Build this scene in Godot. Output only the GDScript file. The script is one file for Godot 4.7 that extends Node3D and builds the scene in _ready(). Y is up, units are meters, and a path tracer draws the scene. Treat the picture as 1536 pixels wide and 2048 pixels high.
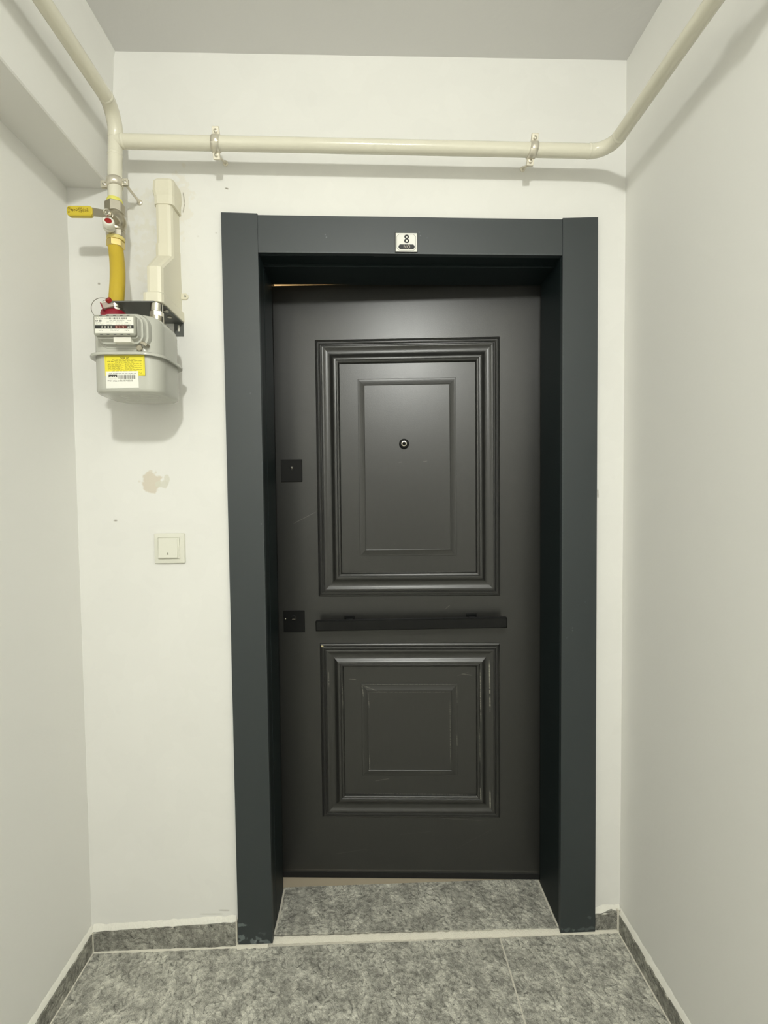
extends Node3D
# A corridor end with a steel apartment door, a gas meter, gas pipes and a light switch. Metres, y up, the door wall is the plane z = 0.

const HINGE := Vector3(0.575, 0.0, -0.172)   # front edge of the leaf at its hinges
const AJAR := 3.1                            # degrees that the leaf stands open
const FLOOR_Y := 0.004
const CEIL_Y := 2.5575
const WALL_L := -0.8307
const WALL_R := 0.745

var M := {}
var taken := {}

# ------------------------------------------------------------------ mesh building

class Geo:
	var st := SurfaceTool.new()
	var xf := Transform3D.IDENTITY
	var uvf = null
	var g := 1
	func _init() -> void:
		st.begin(Mesh.PRIMITIVE_TRIANGLES)
	func v(p: Vector3) -> void:
		var q := xf * p
		if uvf != null:
			st.set_uv(uvf.call(q))
		st.add_vertex(q)
	func flat() -> void:
		st.set_smooth_group(-1)
	func smooth() -> void:
		g += 1
		st.set_smooth_group(g)
	func tri(a: Vector3, b: Vector3, c: Vector3) -> void:   # counterclockwise seen from outside
		v(a)
		v(c)
		v(b)
	func quad(a: Vector3, b: Vector3, c: Vector3, d: Vector3) -> void:
		tri(a, b, c)
		tri(a, c, d)
	func cap(r: PackedVector3Array, forward: bool) -> void:
		var m := Vector3.ZERO
		for p in r:
			m += p
		m /= r.size()
		for j in r.size():
			var k := (j + 1) % r.size()
			if forward:
				tri(m, r[j], r[k])
			else:
				tri(m, r[k], r[j])
	func loft(rings: Array, soft := true, c0 := true, c1 := true, closed := false) -> void:
		var n: int = rings[0].size()
		if soft:
			smooth()
		else:
			flat()
		var last := rings.size() if closed else rings.size() - 1
		for i in last:
			var r0: PackedVector3Array = rings[i]
			var r1: PackedVector3Array = rings[(i + 1) % rings.size()]
			if soft and i > 0:
				var q0: PackedVector3Array = rings[i - 1]
				var d1 := (r0[0] - q0[0]).normalized()
				var d2 := (r1[0] - r0[0]).normalized()
				if d1.dot(d2) < 0.8:
					smooth()
			for j in n:
				var k := (j + 1) % n
				quad(r0[j], r0[k], r1[k], r1[j])
		flat()
		if closed:
			return
		if c0:
			cap(rings[0], false)
		if c1:
			cap(rings[rings.size() - 1], true)
	func lathe(at: Vector3, axis: Vector3, profile: Array, n := 32, c0 := true, c1 := true) -> void:   # profile of Vector2(height, radius)
		var w := axis.normalized()
		var u := (Vector3.UP if absf(w.y) < 0.9 else Vector3.RIGHT).cross(w).normalized()
		var t := w.cross(u)
		var rings := []
		for p: Vector2 in profile:
			var r := PackedVector3Array()
			for j in n:
				var a := TAU * j / n
				r.append(at + w * p.x + (u * cos(a) + t * sin(a)) * p.y)
			rings.append(r)
		loft(rings, n > 8, c0, c1)
	func tube(path: Array, radius: float, n := 24, caps := true) -> void:
		var rings := []
		var u := Vector3.ZERO
		for i in path.size():
			var d: Vector3 = (path[mini(i + 1, path.size() - 1)] - path[maxi(i - 1, 0)]).normalized()
			if u == Vector3.ZERO:
				u = (Vector3.UP if absf(d.y) < 0.9 else Vector3.RIGHT).cross(d).normalized()
			u = (u - d * u.dot(d)).normalized()
			var t := d.cross(u)
			var r := PackedVector3Array()
			for j in n:
				var a := TAU * j / n
				r.append(path[i] + (u * cos(a) + t * sin(a)) * radius)
			rings.append(r)
		loft(rings, true, caps, caps)
	func box(lo: Vector3, hi: Vector3, b := 0.0) -> void:   # a box with chamfered edges
		if b <= 0.0:
			var r0 := PackedVector3Array([Vector3(lo.x, lo.y, lo.z), Vector3(hi.x, lo.y, lo.z), Vector3(hi.x, hi.y, lo.z), Vector3(lo.x, hi.y, lo.z)])
			var r1 := PackedVector3Array()
			for p in r0:
				r1.append(Vector3(p.x, p.y, hi.z))
			loft([r0, r1], false)
			return
		var rings := []
		for s in [[lo.z, b], [lo.z + b, 0.0], [hi.z - b, 0.0], [hi.z, b]]:
			var i: float = s[1]
			var c := b * 0.7
			var x0 := lo.x + i
			var x1 := hi.x - i
			var y0 := lo.y + i
			var y1 := hi.y - i
			var r := PackedVector3Array()
			for p in [[x0 + c, y0], [x1 - c, y0], [x1, y0 + c], [x1, y1 - c], [x1 - c, y1], [x0 + c, y1], [x0, y1 - c], [x0, y0 + c]]:
				r.append(Vector3(p[0], p[1], s[0]))
			rings.append(r)
		loft(rings, false)
	func prism(poly: PackedVector2Array, z0: float, z1: float) -> void:   # any simple outline in xy pulled along z
		var p := poly
		if Geometry2D.is_polygon_clockwise(p):
			p = p.duplicate()
			p.reverse()
		flat()
		for j in p.size():
			var a := p[j]
			var c := p[(j + 1) % p.size()]
			quad(Vector3(a.x, a.y, z0), Vector3(c.x, c.y, z0), Vector3(c.x, c.y, z1), Vector3(a.x, a.y, z1))
		var ix := Geometry2D.triangulate_polygon(p)
		for k in range(0, ix.size(), 3):
			var a := p[ix[k]]
			var c := p[ix[k + 1]]
			var d := p[ix[k + 2]]
			if (c - a).cross(d - a) < 0.0:
				var e := c
				c = d
				d = e
			tri(Vector3(a.x, a.y, z1), Vector3(c.x, c.y, z1), Vector3(d.x, d.y, z1))
			tri(Vector3(a.x, a.y, z0), Vector3(d.x, d.y, z0), Vector3(c.x, c.y, z0))
	func picture_frame(x0: float, x1: float, y0: float, y1: float, profile: Array, fill := false) -> void:   # profile of Vector2(inset, height), mitred at the corners
		var crease := 10
		var rect := func(p: Vector2) -> Array:
			return [Vector3(x0 + p.x, y0 + p.x, p.y), Vector3(x1 - p.x, y0 + p.x, p.y), Vector3(x1 - p.x, y1 - p.x, p.y), Vector3(x0 + p.x, y1 - p.x, p.y)]
		for i in profile.size() - 1:
			var a: Array = rect.call(profile[i])
			var c: Array = rect.call(profile[i + 1])
			if i > 0:
				var d0: Vector2 = (profile[i] - profile[i - 1]).normalized()
				var d1: Vector2 = (profile[i + 1] - profile[i]).normalized()
				if d0.dot(d1) < 0.72:
					crease += 4
			for j in 4:
				var k := (j + 1) % 4
				st.set_smooth_group(crease + j)
				quad(a[j], a[k], c[k], c[j])
		flat()
		if fill:
			var e: Array = rect.call(profile[profile.size() - 1])
			quad(e[0], e[1], e[2], e[3])
	func made() -> ArrayMesh:
		st.generate_normals()
		return st.commit()

func rrect(w: float, h: float, r: float, n := 8) -> PackedVector2Array:   # counterclockwise
	var out := PackedVector2Array()
	for q in 4:
		var c := Vector2((w / 2 - r) * (1 if q in [0, 3] else -1), (h / 2 - r) * (1 if q < 2 else -1))
		for k in n + 1:
			var a := PI / 2 * (q + float(k) / n)
			out.append(c + Vector2(cos(a), sin(a)) * r)
	return out

func ring(pts: PackedVector2Array, at: Vector3, ua: Vector3, ub: Vector3) -> PackedVector3Array:
	var out := PackedVector3Array()
	for p in pts:
		out.append(at + ua * p.x + ub * p.y)
	return out

# ------------------------------------------------------------------ objects

func numbered(called: String) -> String:
	var k: int = taken.get(called, 0)
	taken[called] = k + 1
	return called if k == 0 else "%s_%03d" % [called, k]

func tag(o: Node, label: String, category: String, group := "", kind := "") -> void:
	o.set_meta("label", label)
	o.set_meta("category", category)
	if group:
		o.set_meta("group", group)
	if kind:
		o.set_meta("kind", kind)

func part(called: String, g: Geo, m: Material, parent: Node, label := "") -> MeshInstance3D:
	var o := MeshInstance3D.new()
	var k := 0
	var n := called
	while parent.has_node(n):
		k += 1
		n = "%s_%03d" % [called, k]
	o.name = n
	o.mesh = g.made()
	o.material_override = m
	parent.add_child(o, true)
	if label:
		o.set_meta("label", label)
	return o

func single(called: String, g: Geo, m: Material, label: String, category: String, group := "", kind := "") -> MeshInstance3D:
	var o := MeshInstance3D.new()
	o.name = numbered(called)
	o.mesh = g.made()
	o.material_override = m
	add_child(o, true)
	tag(o, label, category, group, kind)
	return o

func thing(called: String, at: Vector3, label: String, category: String, group := "", kind := "") -> Node3D:
	var o := Node3D.new()
	o.name = numbered(called)
	o.position = at
	add_child(o, true)
	tag(o, label, category, group, kind)
	return o

func local(o: Node3D) -> Geo:   # a Geo that takes scene coordinates and stores them in the frame of a thing
	var g := Geo.new()
	g.xf = Transform3D(Basis.IDENTITY, -o.position)
	return g

# ------------------------------------------------------------------ materials and textures

func c255(r: float, g: float, b: float) -> Color:
	return Color(r / 255.0, g / 255.0, b / 255.0)

func mat(called: String, c: Color, rough := 0.6, metal := 0.0, spec := 0.5) -> StandardMaterial3D:
	var m := StandardMaterial3D.new()
	m.resource_name = called
	m.albedo_color = c
	m.roughness = rough
	m.metallic = metal
	m.metallic_specular = spec
	M[called] = m
	return m

func noise(seed_value: int, freq: float, oct := 4, kind := FastNoiseLite.TYPE_SIMPLEX_SMOOTH, fractal := FastNoiseLite.FRACTAL_FBM) -> FastNoiseLite:
	var n := FastNoiseLite.new()
	n.seed = seed_value
	n.frequency = freq
	n.noise_type = kind
	n.fractal_type = fractal
	n.fractal_octaves = oct
	return n

func bumps(m: StandardMaterial3D, n: FastNoiseLite, strength: float, per_metre: float, size := 512) -> void:
	var t := NoiseTexture2D.new()
	t.width = size
	t.height = size
	t.seamless = true
	t.as_normal_map = true
	t.bump_strength = strength
	t.noise = n
	m.normal_enabled = true
	m.normal_texture = t
	m.uv1_triplanar = true
	m.uv1_world_triplanar = true
	m.uv1_scale = Vector3.ONE * per_metre

func stroke(im: Image, a: Vector2, b: Vector2, w: float, c: Color, alpha: float, rng: RandomNumberGenerator, gaps := 0.0) -> void:
	var n := int(maxf(a.distance_to(b) * 1.5, 1.0))
	for i in n + 1:
		var f := float(i) / n
		if gaps > 0.0 and rng.randf() < gaps:
			continue
		var p := a.lerp(b, f)
		var k := alpha * (0.6 + 0.4 * rng.randf()) * minf(1.0, 6.0 * minf(f, 1.0 - f) + 0.25)
		for y in range(int(floor(p.y - w)), int(ceil(p.y + w)) + 1):
			for x in range(int(floor(p.x - w)), int(ceil(p.x + w)) + 1):
				if x < 0 or y < 0 or x >= im.get_width() or y >= im.get_height():
					continue
				var d := Vector2(x, y).distance_to(p)
				if d < w + 0.5:
					im.set_pixel(x, y, im.get_pixel(x, y).lerp(c, k * clampf(w + 0.5 - d, 0.0, 1.0)))

func blot(im: Image, at: Vector2, r: Vector2, c: Color, alpha: float, n: FastNoiseLite, rough := 0.35) -> void:
	for y in range(int(at.y - r.y * 1.6), int(at.y + r.y * 1.6) + 1):
		for x in range(int(at.x - r.x * 1.6), int(at.x + r.x * 1.6) + 1):
			if x < 0 or y < 0 or x >= im.get_width() or y >= im.get_height():
				continue
			var q := Vector2((x - at.x) / r.x, (y - at.y) / r.y)
			var e := q.length() + rough * n.get_noise_2d(x * 1.0, y * 1.0) * 2.0
			var k := clampf((1.0 - e) * 5.0, 0.0, 1.0) * alpha
			if k > 0.0:
				im.set_pixel(x, y, im.get_pixel(x, y).lerp(c, k))

const GLYPH := {"0": "757", "1": "262", "2": "717", "3": "737", "4": "571", "5": "747", "6": "477", "7": "711", "8": "777", "9": "771", "G": "457", "C": "747"}
const ROWS := {
	"0": [7, 5, 5, 5, 7], "1": [2, 6, 2, 2, 7], "2": [7, 1, 7, 4, 7], "3": [7, 1, 7, 1, 7], "4": [5, 5, 7, 1, 1], "5": [7, 4, 7, 1, 7], "6": [7, 4, 7, 5, 7], "7": [7, 1, 1, 2, 2],
	"8": [7, 5, 7, 5, 7], "9": [7, 5, 7, 1, 7], "G": [7, 4, 5, 5, 7], "C": [7, 4, 4, 4, 7], "m": [0, 7, 7, 5, 5], "E": [7, 4, 6, 4, 7],
}

func type_text(im: Image, s: String, at: Vector2i, k: int, c: Color) -> void:
	var x := at.x
	for ch in s:
		if ROWS.has(ch):
			for r in 5:
				for b in 3:
					if int(ROWS[ch][r]) & (4 >> b):
						im.fill_rect(Rect2i(x + b * k, at.y + r * k, k, k), c)
		x += 4 * k

func word_line(im: Image, x0: int, x1: int, y: int, h: int, c: Color, rng: RandomNumberGenerator) -> void:   # print too small to read: words as broken marks
	var x := x0
	while x < x1:
		var w := rng.randi_range(3, 6) * h / 2
		var e := mini(x + w * 2, x1)
		var p := x
		while p < e:
			im.fill_rect(Rect2i(p, y + rng.randi_range(0, h / 3), maxi(1, h / 3), h - rng.randi_range(0, h / 2)), c)
			p += maxi(2, h / 2)
		x = e + h

func bars(im: Image, x0: int, x1: int, y: int, h: int, c: Color, rng: RandomNumberGenerator, unit := 2) -> void:
	var x := x0
	while x < x1:
		var w := rng.randi_range(1, 3) * unit
		im.fill_rect(Rect2i(x, y, mini(w, x1 - x), h), c)
		x += w + rng.randi_range(1, 3) * unit

func textured(called: String, im: Image, rough := 0.6, spec := 0.5) -> StandardMaterial3D:
	var m := mat(called, Color.WHITE, rough, 0.0, spec)
	m.albedo_texture = ImageTexture.create_from_image(im)
	m.texture_repeat = false
	return m

func tile_image() -> Image:
	var s := 1024
	var warp := noise(5, 0.012, 3).get_seamless_image(s, s).get_data()
	var mid := noise(11, 0.028, 5).get_seamless_image(s, s).get_data()
	var vein := noise(23, 0.016, 4, FastNoiseLite.TYPE_SIMPLEX_SMOOTH, FastNoiseLite.FRACTAL_RIDGED).get_seamless_image(s, s).get_data()
	var broad := noise(37, 0.006, 2).get_seamless_image(s, s).get_data()
	var fine := noise(31, 0.16, 3).get_seamless_image(s, s).get_data()
	var out := PackedByteArray()
	out.resize(s * s * 3)
	for y in s:
		for x in s:
			var i := y * s + x
			var w := int(warp[i] / 7)
			var j := ((y + w) % s) * s + (x + w / 2) % s
			var t := 0.735 + 0.28 * (mid[j] / 255.0 - 0.5) + 0.32 * (fine[i] / 255.0 - 0.5) + 0.13 * (warp[i] / 255.0 - 0.5) + 0.24 * (broad[i] / 255.0 - 0.5)
			var q := vein[j] / 255.0
			t -= 0.22 * pow(clampf((q - 0.58) * 3.0, 0.0, 1.0), 2.0) * clampf(broad[j] / 128.0, 0.2, 1.4)
			t += 0.07 * pow(clampf((0.36 - q) * 3.0, 0.0, 1.0), 1.5)
			t = clampf(t, 0.2, 0.9)
			out[i * 3] = int(t * 255)
			out[i * 3 + 1] = int(t * 253)
			out[i * 3 + 2] = int(t * 238)
	return Image.create_from_data(s, s, false, Image.FORMAT_RGB8, out)

func leaf_px(u: float, y: float) -> Vector2:
	return Vector2((u + 0.9) / 0.9 * 640.0, (2.03 - y) / 2.03 * 1440.0)

func leaf_image() -> Image:
	var im := Image.create(640, 1440, false, Image.FORMAT_RGB8)
	im.fill(c255(38, 38, 36))
	var rng := RandomNumberGenerator.new()
	rng.seed = 7
	var n := noise(3, 0.06, 3)
	for y in 1440:
		for x in 640:
			var k := 1.0 + 0.03 * n.get_noise_2d(x * 1.0, y * 0.5)
			im.set_pixel(x, y, c255(38 * k, 38 * k, 36 * k))
	var w := c255(168, 166, 152)
	# scratches: [u0, y0, u1, y1, half width in pixels, strength]
	for s in [[-0.835, 1.236, -0.757, 1.276, 0.5, 0.5], [-0.60, 1.835, -0.47, 1.86, 0.4, 0.12], [-0.33, 0.945, -0.312, 0.96, 0.7, 0.3], [-0.655, 0.71, -0.63, 0.708, 0.8, 0.5],
			[-0.275, 0.727, -0.24, 0.722, 0.7, 0.4], [-0.29, 0.72, -0.25, 0.733, 0.5, 0.3], [-0.57, 0.358, -0.52, 0.366, 0.6, 0.4], [-0.50, 0.17, -0.36, 0.185, 0.5, 0.12], [-0.72, 0.10, -0.60, 0.12, 0.8, 0.10],
			[-0.36, 0.23, -0.20, 0.222, 0.5, 0.3], [-0.30, 0.12, -0.16, 0.2, 0.6, 0.10], [-0.40, 1.438, -0.385, 1.44, 0.8, 0.2], [-0.48, 1.436, -0.468, 1.438, 0.8, 0.18]]:
		stroke(im, leaf_px(s[0], s[1]), leaf_px(s[2], s[3]), s[4], w, s[5], rng)
	for s in [[-0.183, 0.775, -0.181, 0.60, 1.2, 0.65], [-0.215, 0.745, -0.213, 0.57, 1.0, 0.55], [-0.217, 0.55, -0.216, 0.43, 0.9, 0.45], [-0.182, 0.33, -0.181, 0.265, 1.3, 0.6], [-0.215, 0.345, -0.214, 0.30, 1.1, 0.6],
			[-0.722, 0.74, -0.721, 0.685, 1.0, 0.4], [-0.676, 0.70, -0.675, 0.61, 0.8, 0.35], [-0.673, 0.50, -0.672, 0.42, 0.7, 0.3], [-0.588, 0.45, -0.587, 0.392, 0.8, 0.45], [-0.315, 0.64, -0.314, 0.42, 0.7, 0.4],
			[-0.291, 0.69, -0.29, 0.62, 0.6, 0.4], [-0.292, 0.52, -0.291, 0.48, 0.7, 0.5], [-0.61, 0.69, -0.605, 0.65, 1.0, 0.35], [-0.59, 0.665, -0.586, 0.61, 0.9, 0.35], [-0.61, 0.69, -0.55, 0.668, 0.9, 0.3],
			[-0.59, 0.667, -0.315, 0.667, 0.8, 0.35], [-0.42, 0.39, -0.32, 0.39, 0.6, 0.4], [-0.15, 0.80, -0.149, 0.60, 0.6, 0.35], [-0.155, 0.45, -0.154, 0.25, 0.6, 0.3], [-0.61, 0.692, -0.29, 0.692, 0.6, 0.4],
			[-0.667, 0.315, -0.23, 0.312, 0.8, 0.3], [-0.67, 1.071, -0.23, 1.071, 0.6, 0.25]]:
		stroke(im, leaf_px(s[0], s[1]), leaf_px(s[2], s[3]), s[4], w, s[5], rng, 0.35)
	stroke(im, leaf_px(-0.744, 0.825), leaf_px(-0.741, 0.822), 2.4, c255(214, 200, 160), 1.0, rng)   # chipped corner
	stroke(im, leaf_px(-0.89, 0.045), leaf_px(-0.0, 0.047), 1.4, c255(90, 88, 82), 0.35, rng)
	for i in 70:
		var p := leaf_px(rng.randf_range(-0.88, -0.01), rng.randf_range(0.03, 0.22) if i % 3 else rng.randf_range(0.9, 1.9))
		stroke(im, p, p + Vector2(rng.randf_range(-3, 3), rng.randf_range(-2, 2)), 0.4, w, 0.14, rng)
	return im

func casing_px(x: float, y: float) -> Vector2:
	return Vector2((x + 0.42) / 1.1 * 660.0, (2.13 - y) / 2.13 * 1278.0)

func casing_image() -> Image:
	var im := Image.create(660, 1278, false, Image.FORMAT_RGB8)
	im.fill(c255(32, 41, 44))
	var rng := RandomNumberGenerator.new()
	rng.seed = 21
	var n := noise(9, 0.09, 3)
	var w := c255(150, 160, 158)
	for s in [[-0.405, 0.075, 12.0, 3.0, 0.55], [-0.395, 0.035, 9.0, 5.0, 0.55], [-0.36, 0.02, 6.0, 5.0, 0.5], [-0.345, 0.03, 7.0, 3.0, 0.4], [-0.325, 0.02, 12.0, 3.0, 0.45], [-0.33, 0.045, 5.0, 3.0, 0.25], [0.58, 0.02, 14.0, 3.0, 0.35], [0.63, 0.02, 16.0, 3.0, 0.3], [0.645, 0.055, 3.0, 2.0, 0.3]]:
		blot(im, casing_px(s[0], s[1]), Vector2(s[2], s[3]), w, s[4], n, 0.8)
	for s in [[0.146, 2.068, 1.0], [0.149, 2.059, 0.8], [0.168, 2.053, 0.6], [-0.115, 2.053, 1.2], [-0.118, 2.06, 0.8], [0.588, 0.934, 0.9], [0.588, 0.926, 0.7], [0.571, 0.905, 0.6], [0.625, 1.01, 0.5], [-0.312, 1.25, 1.0], [-0.335, 1.62, 0.6]]:
		var p := casing_px(s[0], s[1])
		stroke(im, p, p + Vector2(1.2, -0.8), 0.7 * s[2], c255(210, 212, 205), 0.6, rng)
	stroke(im, casing_px(0.559, 1.9), casing_px(0.559, 0.9), 0.5, c255(105, 112, 108), 0.3, rng, 0.3)
	stroke(im, casing_px(-0.304, 1.98), casing_px(-0.304, 0.7), 0.5, c255(105, 112, 108), 0.35, rng, 0.2)
	stroke(im, casing_px(-0.3, 2.013), casing_px(0.55, 2.009), 0.6, c255(105, 112, 108), 0.35, rng, 0.1)
	stroke(im, casing_px(-0.29, 2.108), casing_px(0.5, 2.102), 0.5, c255(105, 112, 108), 0.18, rng, 0.3)
	return im

func wall_px(x: float, y: float) -> Vector2:
	return Vector2((x + 0.85) / 1.6 * 1024.0, (2.56 - y) / 2.56 * 1640.0)

func wall_image() -> Image:
	var im := Image.create(1024, 1640, false, Image.FORMAT_RGB8)
	var n := noise(41, 0.006, 4)
	for y in 1640:
		for x in 1024:
			var k := 1.0 + 0.010 * n.get_noise_2d(x, y)
			im.set_pixel(x, y, c255(234 * k, 233 * k, 228 * k))
	var e := noise(44, 0.05, 3)
	var rng := RandomNumberGenerator.new()
	rng.seed = 5
	blot(im, wall_px(-0.622, 1.373), Vector2(19, 20), c255(214, 206, 190), 0.9, e, 0.25)      # putty patch
	blot(im, wall_px(-0.590, 1.366), Vector2(13, 8), c255(216, 214, 200), 0.85, e, 0.3)
	blot(im, wall_px(-0.578, 1.380), Vector2(5, 12), c255(216, 214, 200), 0.75, e, 0.3)
	blot(im, wall_px(-0.615, 2.135), Vector2(40, 30), c255(226, 220, 198), 0.2, e, 0.6)      # stain at the pipe bracket
	blot(im, wall_px(-0.515, 2.16), Vector2(16, 46), c255(224, 216, 190), 0.2, e, 0.6)
	blot(im, wall_px(-0.61, 2.0), Vector2(22, 60), c255(226, 220, 200), 0.2, e, 0.7)
	for s in [[-0.395, 2.193, -0.387, 2.191, 0.8, 0.8], [-0.753, 1.929, -0.749, 1.928, 1.6, 0.35], [-0.727, 1.936, -0.725, 1.936, 0.8, 0.3], [-0.73, 1.265, -0.722, 1.265, 1.4, 0.25], [-0.46, 0.108, -0.43, 0.106, 1.4, 0.08], [-0.515, 0.098, -0.45, 0.096, 1.2, 0.05], [-0.425, 2.07, -0.422, 2.07, 1.0, 0.3], [-0.475, 2.06, -0.473, 2.06, 1.4, 0.2], [0.668, 1.34, 0.669, 1.315, 1.2, 0.18], [-0.512, 2.18, -0.509, 2.15, 0.7, 0.5], [-0.509, 2.15, -0.514, 2.125, 0.7, 0.5]]:
		stroke(im, wall_px(s[0], s[1]), wall_px(s[2], s[3]), s[4], c255(110, 104, 88), s[5], rng)
	return im

func counter_image() -> Image:   # the printed plate of the meter's counter, 92 x 40 mm
	var im := Image.create(552, 240, false, Image.FORMAT_RGB8)
	im.fill(c255(232, 231, 220))
	var rng := RandomNumberGenerator.new()
	rng.seed = 77
	var k := c255(60, 60, 56)
	var soft := c255(150, 150, 138)
	type_text(im, "C", Vector2i(12, 12), 4, soft)
	type_text(im, "E", Vector2i(26, 12), 4, soft)
	word_line(im, 44, 158, 14, 14, soft, rng)
	bars(im, 176, 470, 12, 26, c255(84, 86, 76), rng, 3)
	word_line(im, 212, 430, 46, 9, c255(120, 120, 108), rng)
	type_text(im, "G4", Vector2i(14, 48), 5, k)
	im.fill_rect(Rect2i(66, 46, 32, 28), c255(96, 96, 90))
	im.fill_rect(Rect2i(70, 58, 24, 3), c255(200, 200, 190))
	im.fill_rect(Rect2i(80, 50, 3, 20), c255(200, 200, 190))
	word_line(im, 10, 108, 82, 14, k, rng)
	word_line(im, 10, 140, 104, 7, soft, rng)
	for q in [[172, 270], [298, 396]]:
		word_line(im, q[0], q[1], 72, 6, c255(150, 152, 138), rng)
		word_line(im, q[0], q[1] - 10, 84, 6, c255(150, 152, 138), rng)
	word_line(im, 470, 516, 50, 13, c255(110, 110, 100), rng)
	word_line(im, 444, 478, 78, 12, c255(110, 110, 100), rng)
	word_line(im, 170, 240, 106, 6, c255(150, 152, 138), rng)
	word_line(im, 300, 520, 104, 8, c255(150, 152, 138), rng)
	im.fill_rect(Rect2i(0, 124, 552, 52), c255(38, 38, 35))
	im.fill_rect(Rect2i(288, 126, 166, 48), c255(92, 40, 34))
	for i in 4:
		type_text(im, "0", Vector2i(96 + i * 44, 136), 6, c255(190, 188, 176))
	type_text(im, "0", Vector2i(300, 136), 6, c255(180, 140, 126))
	type_text(im, "1", Vector2i(346, 136), 6, c255(180, 140, 126))
	type_text(im, "4", Vector2i(396, 136), 6, c255(200, 170, 150))
	type_text(im, "m3", Vector2i(470, 134), 7, c255(220, 218, 206))
	word_line(im, 54, 104, 192, 14, c255(130, 130, 118), rng)
	word_line(im, 220, 346, 188, 8, c255(120, 120, 108), rng)
	word_line(im, 220, 336, 200, 8, c255(130, 130, 118), rng)
	word_line(im, 424, 482, 190, 16, c255(86, 86, 78), rng)
	return im

func warning_image() -> Image:   # yellow sticker, closely printed
	var im := Image.create(400, 188, false, Image.FORMAT_RGB8)
	im.fill(c255(233, 220, 62))
	var rng := RandomNumberGenerator.new()
	rng.seed = 78
	var k := c255(120, 110, 24)
	for q in [[10, 8, 380, 2], [10, 178, 380, 2], [10, 8, 2, 172], [388, 8, 2, 172]]:
		im.fill_rect(Rect2i(q[0], q[1], q[2], q[3]), c255(176, 164, 40))
	word_line(im, 152, 236, 16, 13, c255(84, 76, 16), rng)
	word_line(im, 76, 316, 36, 8, k, rng)
	word_line(im, 26, 86, 52, 9, k, rng)
	word_line(im, 94, 370, 48, 7, k, rng)
	word_line(im, 104, 290, 60, 9, k, rng)
	for i in 7:
		word_line(im, 30, 190 - 22 * (i % 2), 76 + i * 9, 6, k, rng)
		word_line(im, 200, 290 if i % 2 else 372, 74 + i * 9, 6, k, rng)
	word_line(im, 76, 320, 142, 8, k, rng)
	word_line(im, 20, 370, 154, 8, k, rng)
	word_line(im, 300, 372, 166, 8, k, rng)
	return im

func label_image() -> Image:   # white sticker with a bar code
	var im := Image.create(400, 196, false, Image.FORMAT_RGB8)
	im.fill(c255(236, 235, 226))
	var rng := RandomNumberGenerator.new()
	rng.seed = 79
	var k := c255(70, 70, 62)
	word_line(im, 36, 372, 22, 9, k, rng)
	im.fill_rect(Rect2i(32, 40, 106, 26), c255(38, 36, 30))
	for x in [46, 66, 90, 112]:
		im.fill_rect(Rect2i(x, 50, 6, 18), c255(228, 227, 218))
		im.fill_rect(Rect2i(x + 6, 58, 6, 10), c255(228, 227, 218))
	for q in [[32, 66, 2, 12], [136, 66, 2, 12], [32, 78, 106, 2]]:
		im.fill_rect(Rect2i(q[0], q[1], q[2], q[3]), c255(170, 168, 156))
	word_line(im, 44, 128, 88, 8, k, rng)
	word_line(im, 18, 162, 106, 13, c255(44, 44, 38), rng)
	bars(im, 154, 360, 42, 48, c255(74, 74, 66), rng, 2)
	type_text(im, "0105796009", Vector2i(172, 100), 4, c255(128, 128, 116))
	return im

func grip_image() -> Image:   # worn print on the yellow valve grip
	var im := Image.create(256, 96, false, Image.FORMAT_RGB8)
	im.fill(c255(208, 186, 58))
	var n := noise(91, 0.08, 2)
	var d := c255(96, 76, 10)
	for s in [[22, 26, 12, 10, 0.6], [20, 62, 12, 9, 0.5], [56, 44, 11, 10, 0.95], [80, 46, 9, 8, 0.9], [104, 46, 10, 8, 0.9], [124, 36, 9, 10, 0.6], [126, 58, 7, 7, 0.5], [148, 48, 10, 18, 0.6], [168, 48, 8, 15, 0.5], [186, 50, 9, 11, 0.5], [206, 48, 10, 14, 0.55], [38, 40, 5, 10, 0.5]]:
		blot(im, Vector2(s[0], s[1]), Vector2(s[2], s[3]), d, s[4], n, 0.7)
	return im

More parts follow.
